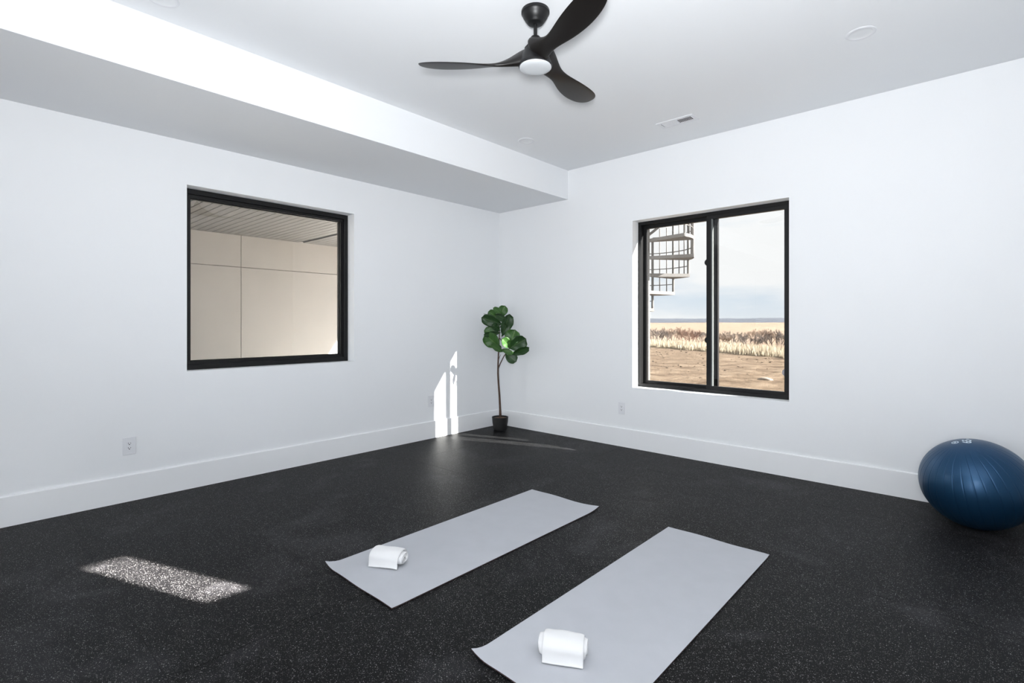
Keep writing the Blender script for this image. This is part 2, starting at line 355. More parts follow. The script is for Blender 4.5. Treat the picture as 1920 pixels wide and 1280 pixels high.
# ------------------------------------------------------------------ right window (slider)
x0, x1, z0, z1 = RW
bm = bmesh.new(); ring(bm, PR, x0, x1, z0, z1, 0.034, 0.120, 0.235)
win2 = obj('window_2', bm, BLKF); tag(win2, 'dark framed sliding window in the right wall', 'window', kind='structure')
bm = bmesh.new(); ring(bm, PR, 2.662, x1-0.024, z0+0.020, z1-0.022, 0.046, 0.126, 0.166); s1 = obj('sash', bm, BLKF, win2)
bm = bmesh.new(); bx(bm, 2.706, x1-0.068, 0.150, 0.155, z0+0.064, z1-0.066); obj('pane', bm, GLASS_T, s1)
bm = bmesh.new(); ring(bm, PR, x0+0.030, 2.752, z0+0.024, z1-0.028, 0.040, 0.178, 0.214); s2 = obj('sash', bm, BLKF, win2)
bm = bmesh.new(); bx(bm, x0+0.068, 2.714, 0.198, 0.203, z0+0.062, z1-0.066); obj('pane', bm, GLASS_T, s2)
bm = bmesh.new(); bx(bm, 2.7085, 2.720, 0.128, 0.160, z0+0.066, z1-0.068, 0.002); obj('glazing_bead', bm, mat('bead_grey', (0.12, 0.13, 0.13), 0.4), s1)
for zz in (1.90, 1.145):
    bm = bmesh.new()
    lathe(bm, [(0, -0.012), (0.030, -0.012), (0.034, -0.006), (0.034, 0.006), (0.030, 0.012), (0, 0.012)], 24)
    bmesh.ops.rotate(bm, verts=bm.verts[:], matrix=Matrix.Rotation(PI/2, 3, 'X')); bmesh.ops.translate(bm, verts=bm.verts[:], vec=(2.672, 0.146, zz))
    obj('latch', bm, BLKF, s1, True, auto=40)
bm = bmesh.new(); lathe(bm, [(0, 0), (0.034, 0), (0.034, 0.001), (0, 0.001)], 28)
bmesh.ops.rotate(bm, verts=bm.verts[:], matrix=Matrix.Rotation(PI/2, 3, 'X')); bmesh.ops.translate(bm, verts=bm.verts[:], vec=(3.362, 0.149, 0.872))
st = obj('sticker', bm, mat('grey_sticker', (0.32, 0.31, 0.33), 0.6), s1)

# unseen sun window; doors added out of view to frame the fill lamps
bm = bmesh.new(); ring(bm, lambda u, v, d: (RX+d, u, v), SLOT[0]-0.03, SLOT[1]+0.03, SLOT[2]-0.03, SLOT[3]+0.03, 0.03, 0.15, 0.17)
win3 = obj('window_3', bm, BLKF); tag(win3, 'narrow high window in the side wall out of view', 'window', kind='structure')
bm = bmesh.new(); P = lambda u, v, d: (RX+d, u, v)
ring(bm, P, ADDED_SDOOR[0], (ADDED_SDOOR[0]+ADDED_SDOOR[1])/2, 0, ADDED_SDOOR[3], 0.07, 0.05, 0.12); ring(bm, P, (ADDED_SDOOR[0]+ADDED_SDOOR[1])/2, ADDED_SDOOR[1], 0, ADDED_SDOOR[3], 0.07, 0.05, 0.12)
d1 = obj('added_door_1', bm, BLKF); tag(d1, 'unseen glazed double door added around the side wall fill lamp', 'door', kind='structure')
bm = bmesh.new(); bx(bm, RX+0.08, RX+0.086, ADDED_SDOOR[0]+0.03, ADDED_SDOOR[1]-0.03, 0.03, ADDED_SDOOR[3]-0.03); obj('pane', bm, mat('added_door_pane', (0.7, 0.72, 0.74), 0.5), d1)  # pane of the added side door
bm = bmesh.new(); P = lambda u, v, d: (u, RY-d, v)
ring(bm, P, RDOOR[0], 3.65, 0, RDOOR[3], 0.07, 0.05, 0.12); ring(bm, P, 3.65, RDOOR[1], 0, RDOOR[3], 0.07, 0.05, 0.12)
d2 = obj('added_door_2', bm, BLKF); tag(d2, 'unseen wide sliding glass door added around the rear wall fill lamp', 'door', kind='structure')
bm = bmesh.new(); bx(bm, RDOOR[0]+0.03, RDOOR[1]-0.03, RY-0.09, RY-0.084, 0.03, RDOOR[3]-0.03); obj('pane', bm, GLASS_C, d2)  # pane of the added rear door

# ------------------------------------------------------------------ ceiling fan
FX = Vector((2.765, -2.589, 0))
fan = thing('ceiling_fan', 'black three-blade ceiling fan with round white light, hanging from the ceiling', 'ceiling fan', (FX.x, FX.y, H))
def rel(z): return z-H
bm = bmesh.new(); lathe(bm, [(0, 0), (0.078, 0), (0.080, -0.005), (0.080, -0.017), (0.075, -0.021), (0.071, -0.034), (0.055, -0.060), (0.049, -0.064), (0.046, -0.072), (0.036, -0.078), (0.018, -0.080), (0, -0.080)], 48)
obj('canopy', bm, FANB, fan, True, auto=50)
bm = bmesh.new(); lathe(bm, [(0, -0.07), (0.0105, -0.07), (0.0105, -0.19), (0, -0.19)], 20); obj('downrod', bm, FANB, fan, True, auto=50)
zl = rel(2.752)
bm = bmesh.new()
lathe(bm, [(0, -0.146), (0.016, -0.146), (0.025, -0.150), (0.031, -0.158), (0.036, -0.172), (0.046, -0.196), (0.062, -0.215), (0, -0.215)], 40)
obj('collar', bm, FANB, fan, True, auto=50)
bm = bmesh.new()
lathe(bm, [(0, -0.200), (0.050, -0.200), (0.064, -0.225), (0.078, -0.262), (0.090, -0.300), (0.096, zl+0.010), (0.094, zl+0.004), (0, zl+0.004)], 48)
obj('motor_housing', bm, FANB, fan, True, auto=50)
bm = bmesh.new(); lathe(bm, [(0, zl+0.006), (0.0905, zl+0.006), (0.0905, zl), (0.084, zl-0.005), (0.06, zl-0.009), (0.03, zl-0.011), (0, zl-0.0115)], 48)
obj('light_diffuser', bm, LENS, fan, True, auto=50)
# blade: sections along the radius (r, width, thickness, pitch, height, sweep)
SECT = [(0.030, 0.150, 0.075, 50, -0.250, -0.016), (0.075, 0.148, 0.070, 48, -0.254, -0.018), (0.120, 0.124, 0.052, 43, -0.266, -0.018), (0.165, 0.096, 0.036, 37, -0.279, -0.016),
        (0.210, 0.082, 0.025, 30, -0.288, -0.012), (0.265, 0.096, 0.017, 22, -0.292, -0.006), (0.330, 0.124, 0.012, 16, -0.293, 0.0), (0.400, 0.146, 0.010, 13, -0.291, 0.004),
        (0.470, 0.156, 0.009, 12, -0.288, 0.007), (0.540, 0.154, 0.008, 11, -0.284, 0.008), (0.600, 0.138, 0.008, 11, -0.279, 0.008), (0.640, 0.110, 0.007, 11, -0.275, 0.008), (0.665, 0.076, 0.006, 11, -0.272, 0.009), (0.678, 0.036, 0.005, 11, -0.270, 0.010)]
def blade_bm():
    bm = bmesh.new(); rings = []; n = 16
    for r, wd, th, pt, z, sw in SECT:
        a = math.radians(pt); rg = []
        for k in range(n):
            t = 2*PI*k/n; c, s = math.cos(t), math.sin(t)
            u = wd/2*math.copysign(abs(c)**0.8, c); v = th/2*math.copysign(abs(s)**0.8, s)
            # +u is the counter-clockwise edge and hangs lower
            rg.append(bm.verts.new((r, sw+u*math.cos(a)+v*math.sin(a), z-u*math.sin(a)+v*math.cos(a))))
        rings.append(rg)
    for A, B in zip(rings, rings[1:]):
        for k in range(n): bm.faces.new((A[k], A[(k+1) % n], B[(k+1) % n], B[k]))
    bm.faces.new(rings[0]); bm.faces.new(rings[-1])
    return bm
b0 = obj('blade', blade_bm(), BLADE, fan, True, auto=60)
md = b0.modifiers.new('sub', 'SUBSURF'); md.levels = 1; md.render_levels = 2
for i, a in enumerate((-144.5, -24.5, 95.5)):
    b = b0 if i == 0 else b0.copy()
    if i: COL.objects.link(b); b.parent = fan
    b.rotation_euler = (0, 0, math.radians(a))

# ------------------------------------------------------------------ recessed lights, vent
CANL = mat('recessed_lens', (0.74, 0.755, 0.775), 0.5)
def can(x, y, label):
    t = thing('recessed_light', label, 'ceiling light', (x, y, H), 0, 'recessed ceiling lights')
    bm = bmesh.new(); lathe(bm, [(0.058, 0.0), (0.080, 0.0), (0.080, -0.002), (0.074, -0.005), (0.062, -0.005), (0.058, -0.002), (0.054, 0.0)], 40); obj('trim_ring', bm, PLAST, t, True, auto=40)
    bm = bmesh.new(); lathe(bm, [(0.0595, -0.0035), (0.050, -0.0012), (0.03, -0.0010), (0, -0.0010)], 40); obj('diffuser', bm, CANL, t, True)
can(4.088, -1.075, 'white recessed ceiling light near the right edge of the photo')
can(1.377, -1.062, 'white recessed ceiling light close to the soffit end')
can(1.330, -4.045, 'white recessed ceiling light at the top left, cut by the frame edge')

v = thing('ceiling_vent', 'white louvred air register in the ceiling above the sliding window', 'air vent', (2.665, -0.53, H))
bm = bmesh.new()
for a, b, c, d in ((-0.165, 0.165, -0.075, -0.042), (-0.165, 0.165, 0.042, 0.075), (-0.165, -0.135, -0.042, 0.042), (0.135, 0.165, -0.042, 0.042), (-0.006, 0.006, -0.042, 0.042)):
    bx(bm, a, b, c, d, -0.006, 0.0)
obj('flange', bm, PLAST, v)
bm = bmesh.new(); bx(bm, -0.135, 0.135, -0.042, 0.042, -0.0008, 0); obj('duct', bm, SLOTM, v)
sl0 = None
for bank, s in ((-1, -1), (1, 1)):
    for k in range(9):
        xc = bank*(0.0135+0.0135*k)
        bm = bmesh.new(); th = 0.0008; ca, sa = math.cos(math.radians(40)), math.sin(math.radians(40))
        pts = []
        for u, q in ((-0.0055, -th), (0.0055, -th), (0.0055, th), (-0.0055, th)):
            pts.append((xc+u*ca*1.0+q*sa*s, -0.0046+s*-u*sa*0.55+q*ca*0.5))
        fr = [bm.verts.new((a, -0.042, b)) for a, b in pts]; bk = [bm.verts.new((a, 0.042, b)) for a, b in pts]
        for i in range(4): bm.faces.new((fr[i], fr[(i+1) % 4], bk[(i+1) % 4], bk[i]))
        bm.faces.new(fr); bm.faces.new(bk)
        obj('louvre', bm, PLAST, v)

# ------------------------------------------------------------------ outlets
def outlet(loc, rz, label):
    t = thing('wall_outlet', label, 'outlet', loc, rz, 'duplex wall outlets')   # faces local -Y
    bm = bmesh.new(); bx(bm, -0.040, 0.040, -0.006, 0.0, -0.064, 0.064, 0.003); obj('cover_plate', bm, PLAST, t)
    bm = bmesh.new(); bx(bm, -0.0165, 0.0165, -0.0075, -0.004, -0.0335, 0.0335, 0.0008); rc = obj('receptacle', bm, PLAST, t)
    for zc in (0.0165, -0.0165):
        bm = bmesh.new(); bx(bm, -0.0085, -0.0055, -0.0079, -0.0070, zc, zc+0.009); obj('slot', bm, SLOTM, rc)
        bm = bmesh.new(); bx(bm, 0.0055, 0.0085, -0.0079, -0.0070, zc+0.001, zc+0.008); obj('slot', bm, SLOTM, rc)
        bm = bmesh.new(); bx(bm, -0.0035, 0.0035, -0.0079, -0.0070, zc-0.008, zc-0.002); obj('ground_hole', bm, SLOTM, rc)
outlet((0, -3.937, 0.404), PI/2, 'white outlet on the left wall below the square window')
outlet((1.806, 0, 0.405), 0, 'white outlet on the right wall below the sliding window')
outlet((0, -1.128, 0.42), PI/2, 'white outlet beside the sunlit patch near the plant')

# ------------------------------------------------------------------ yoga mats
def yoga_mat(x0, x1, y0, y1, curls, label):
    nx, ny, th = 24, 60, 0.005
    bm = bmesh.new(); top = []; bot = []
    for j in range(ny+1):
        rt = []; rb = []
        for i in range(nx+1):
            x = x0+(x1-x0)*i/nx; y = y0+(y1-y0)*j/ny
            z = 0.0008
            for cx, cy, hgt, rad in curls:
                d = math.hypot(x-cx, y-cy)
                if d < rad: z += hgt*(1-d/rad)**2
            # slightly lifted short edges
            ed = min(abs(y-y0), abs(y-y1))
            z += 0.004*max(0, 1-ed/0.07)**2*(0.5+0.5*math.sin(x*17+y*3))
            rb.append(bm.verts.new((x, y, z))); rt.append(bm.verts.new((x, y, z+th)))
        top.append(rt); bot.append(rb)
    for j in range(ny):
        for i in range(nx):
            f = bm.faces.new((top[j][i], top[j][i+1], top[j+1][i+1], top[j+1][i])); f.material_index = 0
            f = bm.faces.new((bot[j][i], bot[j+1][i], bot[j+1][i+1], bot[j][i+1])); f.material_index = 1
    def side(a, b):
        for k in range(len(a)-1):
            f = bm.faces.new((a[k], a[k+1], b[k+1], b[k])); f.material_index = 1
    side(top[0], bot[0]); side(top[-1], bot[-1]); side([r[0] for r in top], [r[0] for r in bot]); side([r[-1] for r in top], [r[-1] for r in bot])
    o = obj('yoga_mat', bm, [MATT, MATU], None, True, auto=40)
    return tag(o, label, 'yoga mat', 'yoga mats on the floor')
yoga_mat(2.032, 2.648, -3.470, -1.750, [(2.032, -3.470, 0.024, 0.10), (2.648, -1.750, 0.012, 0.16)], 'grey yoga mat closer to the left wall')
yoga_mat(3.155, 3.755, -3.450, -1.730, [(3.155, -3.450, 0.024, 0.10)], 'grey yoga mat nearer the blue ball')

# ------------------------------------------------------------------ rolled towels
def towel(x, y, rz, seed, ln, flap_shift, inner, label):
    """sheet wound into a flattened roll; local X = roll axis, local -Y = side with the loose end"""
    rnd = random.Random(seed)
    pts = []; turns = 2.7; n = 44
    a0, b0 = 0.0595, 0.039
    pts.append((-0.067, 0.0045)); pts.append((-0.0645, 0.0065)); pts.append((-0.0625, 0.012)); pts.append((-0.0615, 0.019)); pts.append((-0.0605, 0.027))
    N_ = int(turns*n)
    for k in range(N_):
        t = k/n; ang = PI+0.10-2*PI*t
        sh = max(0.12, 1-0.285*t)
        c, s = math.cos(ang), math.sin(ang)
        yy = a0*sh*math.copysign(abs(c)**0.85, c); zz = b0*(max(0.1, 1-0.29*t))*math.copysign(abs(s)**0.85, s)
        pts.append((yy, b0+0.0045+zz))
    P = [Vector((0, p[0], p[1])) for p in pts]
    nxs = 22; th = 0.0105
    bm = bmesh.new(); A = []; B = []
    for i, p in enumerate(P):
        d = (P[min(i+1, len(P)-1)]-P[max(i-1, 0)]).normalized(); nrm = Vector((0, -d.z, d.y))
        tt = max(0, (i-5)/n)
        half = ln/2*(1.0 if tt < 0.62 else 1.0+inner*min(1, (tt-0.62)*2))
        sh = flap_shift*(1-min(1, tt*1.2))
        ra = []; rb = []
        for j in range(nxs+1):
            xx = (j/nxs*2-1)*half+sh
            q = Vector((xx, p.y, p.z))
            nv = noise.noise(Vector((xx*14+seed*3.1, p.y*16+tt, p.z*16)))
            wob = 0.0050*nv
            lift = 0.003*math.sin(xx*23+seed) if i < 6 else 0
            edge = 1-0.75*max(0, (abs(j/nxs*2-1)-0.86)/0.14)
            oo = nrm*(th/2*edge)
            qa = q+oo+nrm*wob; qb = q-oo+nrm*wob
            qa.z += max(0, lift)*1.0; qb.z += max(0, lift)
            # sag of the roll along its axis
            sag = 0.003*math.cos(xx*17+seed*2)
            for qq in (qa, qb):
                qq.z = max(0.0006, qq.z*(1+sag/0.04*0.6))
            ra.append(bm.verts.new(qa)); rb.append(bm.verts.new(qb))
        A.append(ra); B.append(rb)
    for i in range(len(P)-1):
        for j in range(nxs):
            bm.faces.new((A[i][j], A[i][j+1], A[i+1][j+1], A[i+1][j])); bm.faces.new((B[i][j], B[i+1][j], B[i+1][j+1], B[i][j+1]))
        bm.faces.new((A[i][0], A[i+1][0], B[i+1][0], B[i][0])); bm.faces.new((A[i][nxs], B[i][nxs], B[i+1][nxs], A[i+1][nxs]))
    for j in range(nxs):
        bm.faces.new((A[0][j], B[0][j], B[0][j+1], A[0][j+1])); bm.faces.new((A[-1][j], A[-1][j+1], B[-1][j+1], B[-1][j]))
    o = obj('rolled_towel', bm, TOWEL, None, True)
    o.location = (x, y, 0.0058); o.rotation_euler = (0, 0, rz)
    m = o.modifiers.new('sub', 'SUBSURF'); m.levels = 1; m.render_levels = 1
    return tag(o, label, 'towel', 'rolled white towels on the mats')
towel(2.268, -3.222, math.radians(29), 1, 0.168, -0.010, 0.10, 'rolled white towel on the mat closer to the left wall')
towel(3.425, -3.212, math.radians(30), 4, 0.158, 0.004, 0.20, 'rolled white towel on the mat nearer the blue ball')

# ------------------------------------------------------------------ exercise ball
BC = Vector((4.605, -0.392, 0.28)); BA, BB = 0.29, 0.28
ball = thing('exercise_ball', 'dark blue inflatable exercise ball against the right wall', 'exercise ball', (BC.x, BC.y, 0))
toc = Vector((CAM.x-BC.x, CAM.y-BC.y, 0)).normalized(); lft = -Vector((-toc.y, toc.x, 0))   # towards the camera / image left
lft = Vector((toc.y, -toc.x, 0))
if lft.dot(RGT) > 0: lft = -lft
pole = (Vector((0, 0, 1))+toc*0.27+lft*0.22).normalized()
pu = (toc - pole*toc.dot(pole)).normalized(); pv = pole.cross(pu)
NM, RIDGE = 34, 16
bm = bmesh.new(); rings = []
nl = 64
def onball(d, grow=0.0):
    return Vector((d.x*(BA+grow), d.y*(BA+grow), max(0.0005, BB+d.z*(BB+grow))))
for i in range(nl+1):
    ph = PI*i/nl; rg = []
    if i in (0, nl): rings.append([bm.verts.new(onball(pole*math.cos(ph)))]); continue
    for k in range(NM*RIDGE):
        t = 2*PI*k/(NM*RIDGE)
        d = pole*math.cos(ph)+(pu*math.cos(t)+pv*math.sin(t))*math.sin(ph)
        fade = max(0, min(1, (ph-0.30)/0.16))*max(0, min(1, (PI-0.4-ph)/0.2))
        g = -0.0024*fade if k % RIDGE == 0 else 0.0
        rg.append(bm.verts.new(onball(d, g)))
    rings.append(rg)
M_ = NM*RIDGE
for a, b in zip(rings, rings[1:]):
    for k in range(M_):
        j = (k+1) % M_
        if len(a) == 1: bm.faces.new((a[0], b[k], b[j]))
        elif len(b) == 1: bm.faces.new((a[k], b[0], a[j]))
        else: bm.faces.new((a[k], b[k], b[j], a[j]))
obj('shell', bm, BALLM, ball, True)
# printed size mark and round emblem near the top
def print_on_ball(polys, faces, name):
    bm = bmesh.new(); vs = []
    for a, b in polys:
        # a = along glyph right, b = along glyph up (metres on the surface)
        d = (pole*1.0+(-toc)*(a/BA)+lft*(b/BA))
        vs.append(bm.verts.new(onball(d.normalized(), 0.0006)))
    for f in faces:
        try: bm.faces.new([vs[i] for i in f])
        except ValueError: pass
    return obj(name, bm, PRINT, ball)
def text_geo(s, size, ox, oy):
    cu = bpy.data.curves.new('t', 'FONT'); cu.body = s; cu.size = size; cu.resolution_u = 4; cu.offset = size*0.022
    to = bpy.data.objects.new('t', cu); COL.objects.link(to); bpy.context.view_layer.update()
    dg = bpy.context.evaluated_depsgraph_get(); me = to.evaluated_get(dg).to_mesh()
    vs = [(p.co.x+ox, p.co.y+oy) for p in me.vertices]; fs = [list(p.vertices) for p in me.polygons]
    to.evaluated_get(dg).to_mesh_clear(); bpy.data.objects.remove(to); bpy.data.curves.remove(cu)
    return vs, fs
OA, OB = -0.010, -0.040
vs, fs = text_geo('65', 0.062, OA, OB); print_on_ball(vs, fs, 'size_print')
vs, fs = text_geo('cm', 0.022, OA+0.075, OB+0.012); print_on_ball(vs, fs, 'unit_print')
vs = []; fs = []
def annulus(r0, r1, cx, cy, n=28):
    b = len(vs)
    for k in range(n):
        t = 2*PI*k/n; vs.append((cx+r0*math.cos(t), cy+r0*math.sin(t))); vs.append((cx+r1*math.cos(t), cy+r1*math.sin(t)))
    for k in range(n):
        j = (k+1) % n; fs.append((b+2*k, b+2*k+1, b+2*j+1, b+2*j))
annulus(0.0155, 0.021, OA+0.022, OB+0.082); annulus(0.0035, 0.0075, OA+0.016, OB+0.082); annulus(0.0035, 0.0075, OA+0.028, OB+0.082)
print_on_ball(vs, fs, 'emblem_print')

# ------------------------------------------------------------------ potted fiddle-leaf fig
PC = Vector((0.285, -0.285, 0))
fig = thing('potted_fig', 'artificial fiddle-leaf fig in a small black pot standing in the corner', 'potted plant', (PC.x, PC.y, 0))
bm = bmesh.new()
lathe(bm, [(0, 0), (0.066, 0), (0.074, 0.006), (0.082, 0.03), (0.094, 0.10), (0.099, 0.158), (0.101, 0.166), (0.098, 0.168), (0.094, 0.166), (0.091, 0.150), (0, 0.150)], 48)
obj('pot', bm, POT, fig, True, auto=45)
bm = bmesh.new(); lathe(bm, [(0.0905, 0.148), (0.07, 0.154), (0.03, 0.160), (0, 0.163)], 28)
for vt in bm.verts: vt.co.z += random.uniform(-0.003, 0.003)
obj('soil', bm, SOIL, fig, True)
S_ = 1/153.5/9.846
def fp(a, b, off=0.0):      # chart of the plant: a across, b down (chart units), off = towards the viewer
    p = PC+RGT*((a-560)*S_)+Vector((0, 0, 1.3+(47.5-b/9.846)/153.5))
    return CAM+(p-CAM)*(1-off/6.27)-PC
tr = [(565, 2200), (560, 2050), (548, 1800), (530, 1560), (520, 1380), (522, 1200), (530, 1000), (538, 850), (544, 700), (548, 560), (540, 430), (545, 330)]
bm = bmesh.new(); pts = [fp(a, b, 0.004*math.sin(b*0.006)) for a, b in tr]; pts[0].z = 0.14
tube(bm, pts, [0.017, 0.014, 0.0125, 0.0115, 0.0115, 0.010, 0.009, 0.0075, 0.0065, 0.005, 0.004, 0.003], 10)
trunk = obj('trunk', bm, BARK, fig, True)
def twig(pp, r0, r1):
    bm = bmesh.new(); q = [fp(*p) for p in pp]; tube(bm, q, [r0+(r1-r0)*i/(len(q)-1) for i in range(len(q))], 8); obj('branch', bm, BARK, fig, True)
twig([(525, 1290, 0), (565, 1190, 0.08), (630, 1060, 0.20), (690, 980, 0.30), (740, 900, 0.34)], 0.0075, 0.004)
twig([(536, 1110, 0), (548, 1075, 0.01), (572, 1030, 0.015)], 0.004, 0.002)
twig([(545, 720, 0), (600, 790, 0.14), (690, 890, 0.30)], 0.005, 0.003)
twig([(545, 400, 0), (440, 350, 0.03), (330, 290, 0.04), (255, 275, 0.05)], 0.0035, 0.002)
#        base        tip        width off tilt roll shade cup
LEAVES = [((545, 340), (650, 128), 165, 0.02, 0.15, 0.1, 1, 0.12), ((610, 300), (436, 165), 105, 0.05, 0.2, 0.4, 1, 0.1),
          ((500, 345), (345, 230), 150, 0.0, -0.1, -0.3, 1, 0.12), ((600, 470), (215, 350), 200, 0.06, 0.15, -0.25, 0, 0.14),
          ((470, 285), (665, 385), 130, 0.09, 0.3, 0.5, 0, 0.15), ((585, 690), (742, 285), 205, 0.07, 0.1, 0.45, 0, 0.22),
          ((560, 590), (415, 480), 130, 0.04, 0.3, 0.5, 0, 0.1), ((550, 530), (700, 478), 95, 0.03, 0.3, 0.6, 0, 0.1),
          ((560, 640), (262, 585), 170, 0.0, 0.0, 0.2, 1, 0.1), ((565, 620), (262, 672), 110, 0.06, 0.2, -0.5, 0, 0.14),
          ((560, 900), (275, 660), 250, 0.05, 0.15, -0.2, 1, 0.14), ((600, 985), (396, 850), 120, 0.09, 0.35, 0.6, 1, 0.2),
          ((560, 985), (500, 860), 110, 0.06, 0.0, 0.2, 0, 0.1), ((735, 880), (835, 572), 250, 0.36, 0.15, -0.25, 1, 0.12),
          ((735, 905), (600, 730), 150, 0.40, 0.25, 0.4, 1, 0.2), ((725, 915), (1040, 745), 245, 0.40, 0.1, 0.15, 0, 0.12),
          ((770, 1020), (1095, 910), 135, 0.40, 0.35, 0.45, 0, 0.2), ((650, 1000), (860, 1160), 175, 0.36, 0.1, -0.2, 0, 0.12),
          ((590, 930), (795, 1000), 100, 0.40, 0.4, 0.5, 1, 0.2)]
def leaf(base, tip, width, off, tilt, roll, shade, cup):
    bo = 0.33 if off > 0.3 else 0.0
    A = fp(*base, bo+(off-bo)*0.4); B = fp(*tip, off+tilt*0.16)
    ax = (B-A); Ln = ax.length; ax.normalize()
    toward = -FWD
    side = ax.cross(toward).normalized(); nrm = side.cross(ax).normalized()
    Rm = Matrix.Rotation(roll, 3, ax); side = Rm @ side; nrm = Rm @ nrm
    W = width*S_*1.12
    bm = bmesh.new(); uvl = bm.loops.layers.uv.new('leaf'); rows = []; uvs = {}
    nv, nu = 14, 8
    for i in range(nv+1):
        t = i/nv
        # obovate outline: narrow base, broad rounded end
        ww = (0.30*math.sin(min(1, t/0.35)*PI/2)+0.70*max(0, math.sin(PI*min(1, (max(0, t-0.06)/0.94)**1.35)))**0.65) if t < 1 else 0.0
        ww = ww*(1-0.0) if t < 0.97 else ww*0.8
        row = []
        for j in range(-nu//2, nu//2+1):
            s = j/(nu/2)
            hw = W/2*ww
            wave = 0.035*W*math.sin(t*15+s*1.5+off*40)*abs(s)
            p = A+ax*(Ln*t)+side*(s*hw)+nrm*(cup*W*(s*s*0.9-0.0)-0.16*Ln*(t-0.35)**2+wave)
            vtx = bm.verts.new(p); uvs[vtx] = (s, t); row.append(vtx)
        rows.append(row)
    for a, b in zip(rows, rows[1:]):
        for k in range(nu):
            f = bm.faces.new((a[k], a[k+1], b[k+1], b[k]))
            for lp in f.loops: lp[uvl].uv = uvs[lp.vert]
    o = obj('leaf', bm, LEAF[shade], fig, True, recalc=False)
    sm = o.modifiers.new('thick', 'SOLIDIFY'); sm.thickness = 0.0012
    return o
for a in LEAVES: leaf(*a)

# ------------------------------------------------------------------ covered patio seen through the left window
PX, PH, PE = -4.309, 2.75, 1.355        # panel wall plane, ceiling height, roof edge
bm = bmesh.new(); bx(bm, PX-0.25, PX-0.02, -6.2, 3.0, -0.2, 3.2)
pw = struct('wall_patio', bm, BACKG, 'beige cement panel wall of the covered patio seen through the square window')
yj = [-6.2, -4.055, -1.615, 0.825, 3.0]; zj = [-0.15, 2.23, 3.0]
for a, b in zip(yj, yj[1:]):
    for c, d in zip(zj, zj[1:]):
        bm = bmesh.new(); bx(bm, PX-0.02, PX, a+0.004, b-0.004, c+0.004, d-0.004, 0.0015); obj('panel', bm, PANEL, pw)
bm = bmesh.new(); bx(bm, PX-0.25, -WT, -4.3, PE, PH+0.02, PH+0.35)
pc = struct('ceiling_patio', bm, BACKG, 'grey plank ceiling of the covered patio seen through the square window', 'ceiling')
bm = bmesh.new(); bx(bm, PX, -WT-0.002, 0.005, 0.103, PH, PH+0.02, 0.002); pk = obj('plank', bm, PLANK, pc)
k = 0; y = PE-0.108
while y > -4.3:
    if y+0.107 > -0.652 > y: y = -0.662-0.107+0.0
    o = pk if k == 0 else pk.copy()
    if k: COL.objects.link(o); o.parent = pc
    o.location = (0, y, 0); k += 1
    y -= 0.1072 if y > -0.60 or y < -0.9 else 0.1072
bm = bmesh.new(); bx(bm, PX, -WT, -6.2, 2.4, -0.25, -0.12); struct('floor_patio', bm, CONC, 'pale concrete slab of the covered patio', 'floor')

# ------------------------------------------------------------------ spiral stair outside the sliding window
SCX, SCY = 1.166, 1.763
R0, RISE, Z1 = 0.63, 0.239, 1.535
stair = thing('spiral_staircase', 'grey steel spiral staircase outside the sliding window', 'staircase', (SCX, SCY, 0))
bm = bmesh.new(); lathe(bm, [(0, -0.15), (0.13, -0.15), (0.13, -0.13), (0.045, -0.13), (0.045, 4.6), (0, 4.6)], 20); obj('column', bm, STEEL, stair, True, auto=40)
def sd(deg):   # 0 = image right, positive = towards the camera (clockwise from above)
    a = math.radians(deg); return RGT*math.cos(a)-FWD*math.sin(a)
STEP = 30.0; A1 = -99.0
def wedge(d0, d1, r0, r1, z0, z1, n=6):
    bm = bmesh.new(); tp = []; bt = []
    pts = [sd(d0)*r0]+[sd(d0+(d1-d0)*i/n)*r1 for i in range(n+1)]+[sd(d1)*r0]
    tp = [bm.verts.new((p.x, p.y, z1)) for p in pts]; bt = [bm.verts.new((p.x, p.y, z0)) for p in pts]
    m = len(pts)
    bm.faces.new(tp); bm.faces.new(bt[::-1])
    for i in range(m): bm.faces.new((tp[i], bt[i], bt[(i+1) % m], tp[(i+1) % m]))
    return bm
zbase = Z1
for k in range(-3, 9):
    z = zbase+k*RISE; a = A1+k*STEP
    obj('tread', wedge(a, a+STEP+4, 0.04, R0, z-0.045, z), STEEL, stair)
    hr = 1.02
    # corner post
    bm = bmesh.new(); p = sd(a+STEP+2)*(R0-0.012); tube(bm, [(p.x, p.y, z-0.045), (p.x, p.y, z+hr)], 0.019, 8); obj('post', bm, STEEL, stair, True, auto=40)
    for q in (0.33, 0.66):
        p = sd(a+2+STEP*q)*(R0-0.012); bm = bmesh.new(); tube(bm, [(p.x, p.y, z-0.02), (p.x, p.y, z+hr-0.06)], 0.008, 6); obj('baluster', bm, STEEL, stair, True)
    for m in range(4):
        zz = z+RISE*(m+0.47)
        bm = bmesh.new(); tube(bm, [tuple(sd(a+2+STEP*q/4)*(R0-0.012)+Vector((0, 0, zz))) for q in range(5)], 0.007, 6); obj('guard_rod', bm, STEEL, stair, True)
bm = bmesh.new(); tube(bm, [tuple(sd(A1+kk*STEP/4+2)*(R0-0.012)+Vector((0, 0, zbase+kk*RISE/4+0.92))) for kk in range(-10, 37)], 0.02, 8); obj('handrail', bm, STEEL, stair, True)

lc = Vector((SCX, SCY, 0))-RGT*1.05
bm = bmesh.new(); bx(bm, lc.x-0.45, lc.x+0.35, lc.y-0.45, lc.y+0.35, -0.2, 0.60); struct('landing', bm, CONC, 'concrete landing at the foot of the spiral staircase', 'landing')

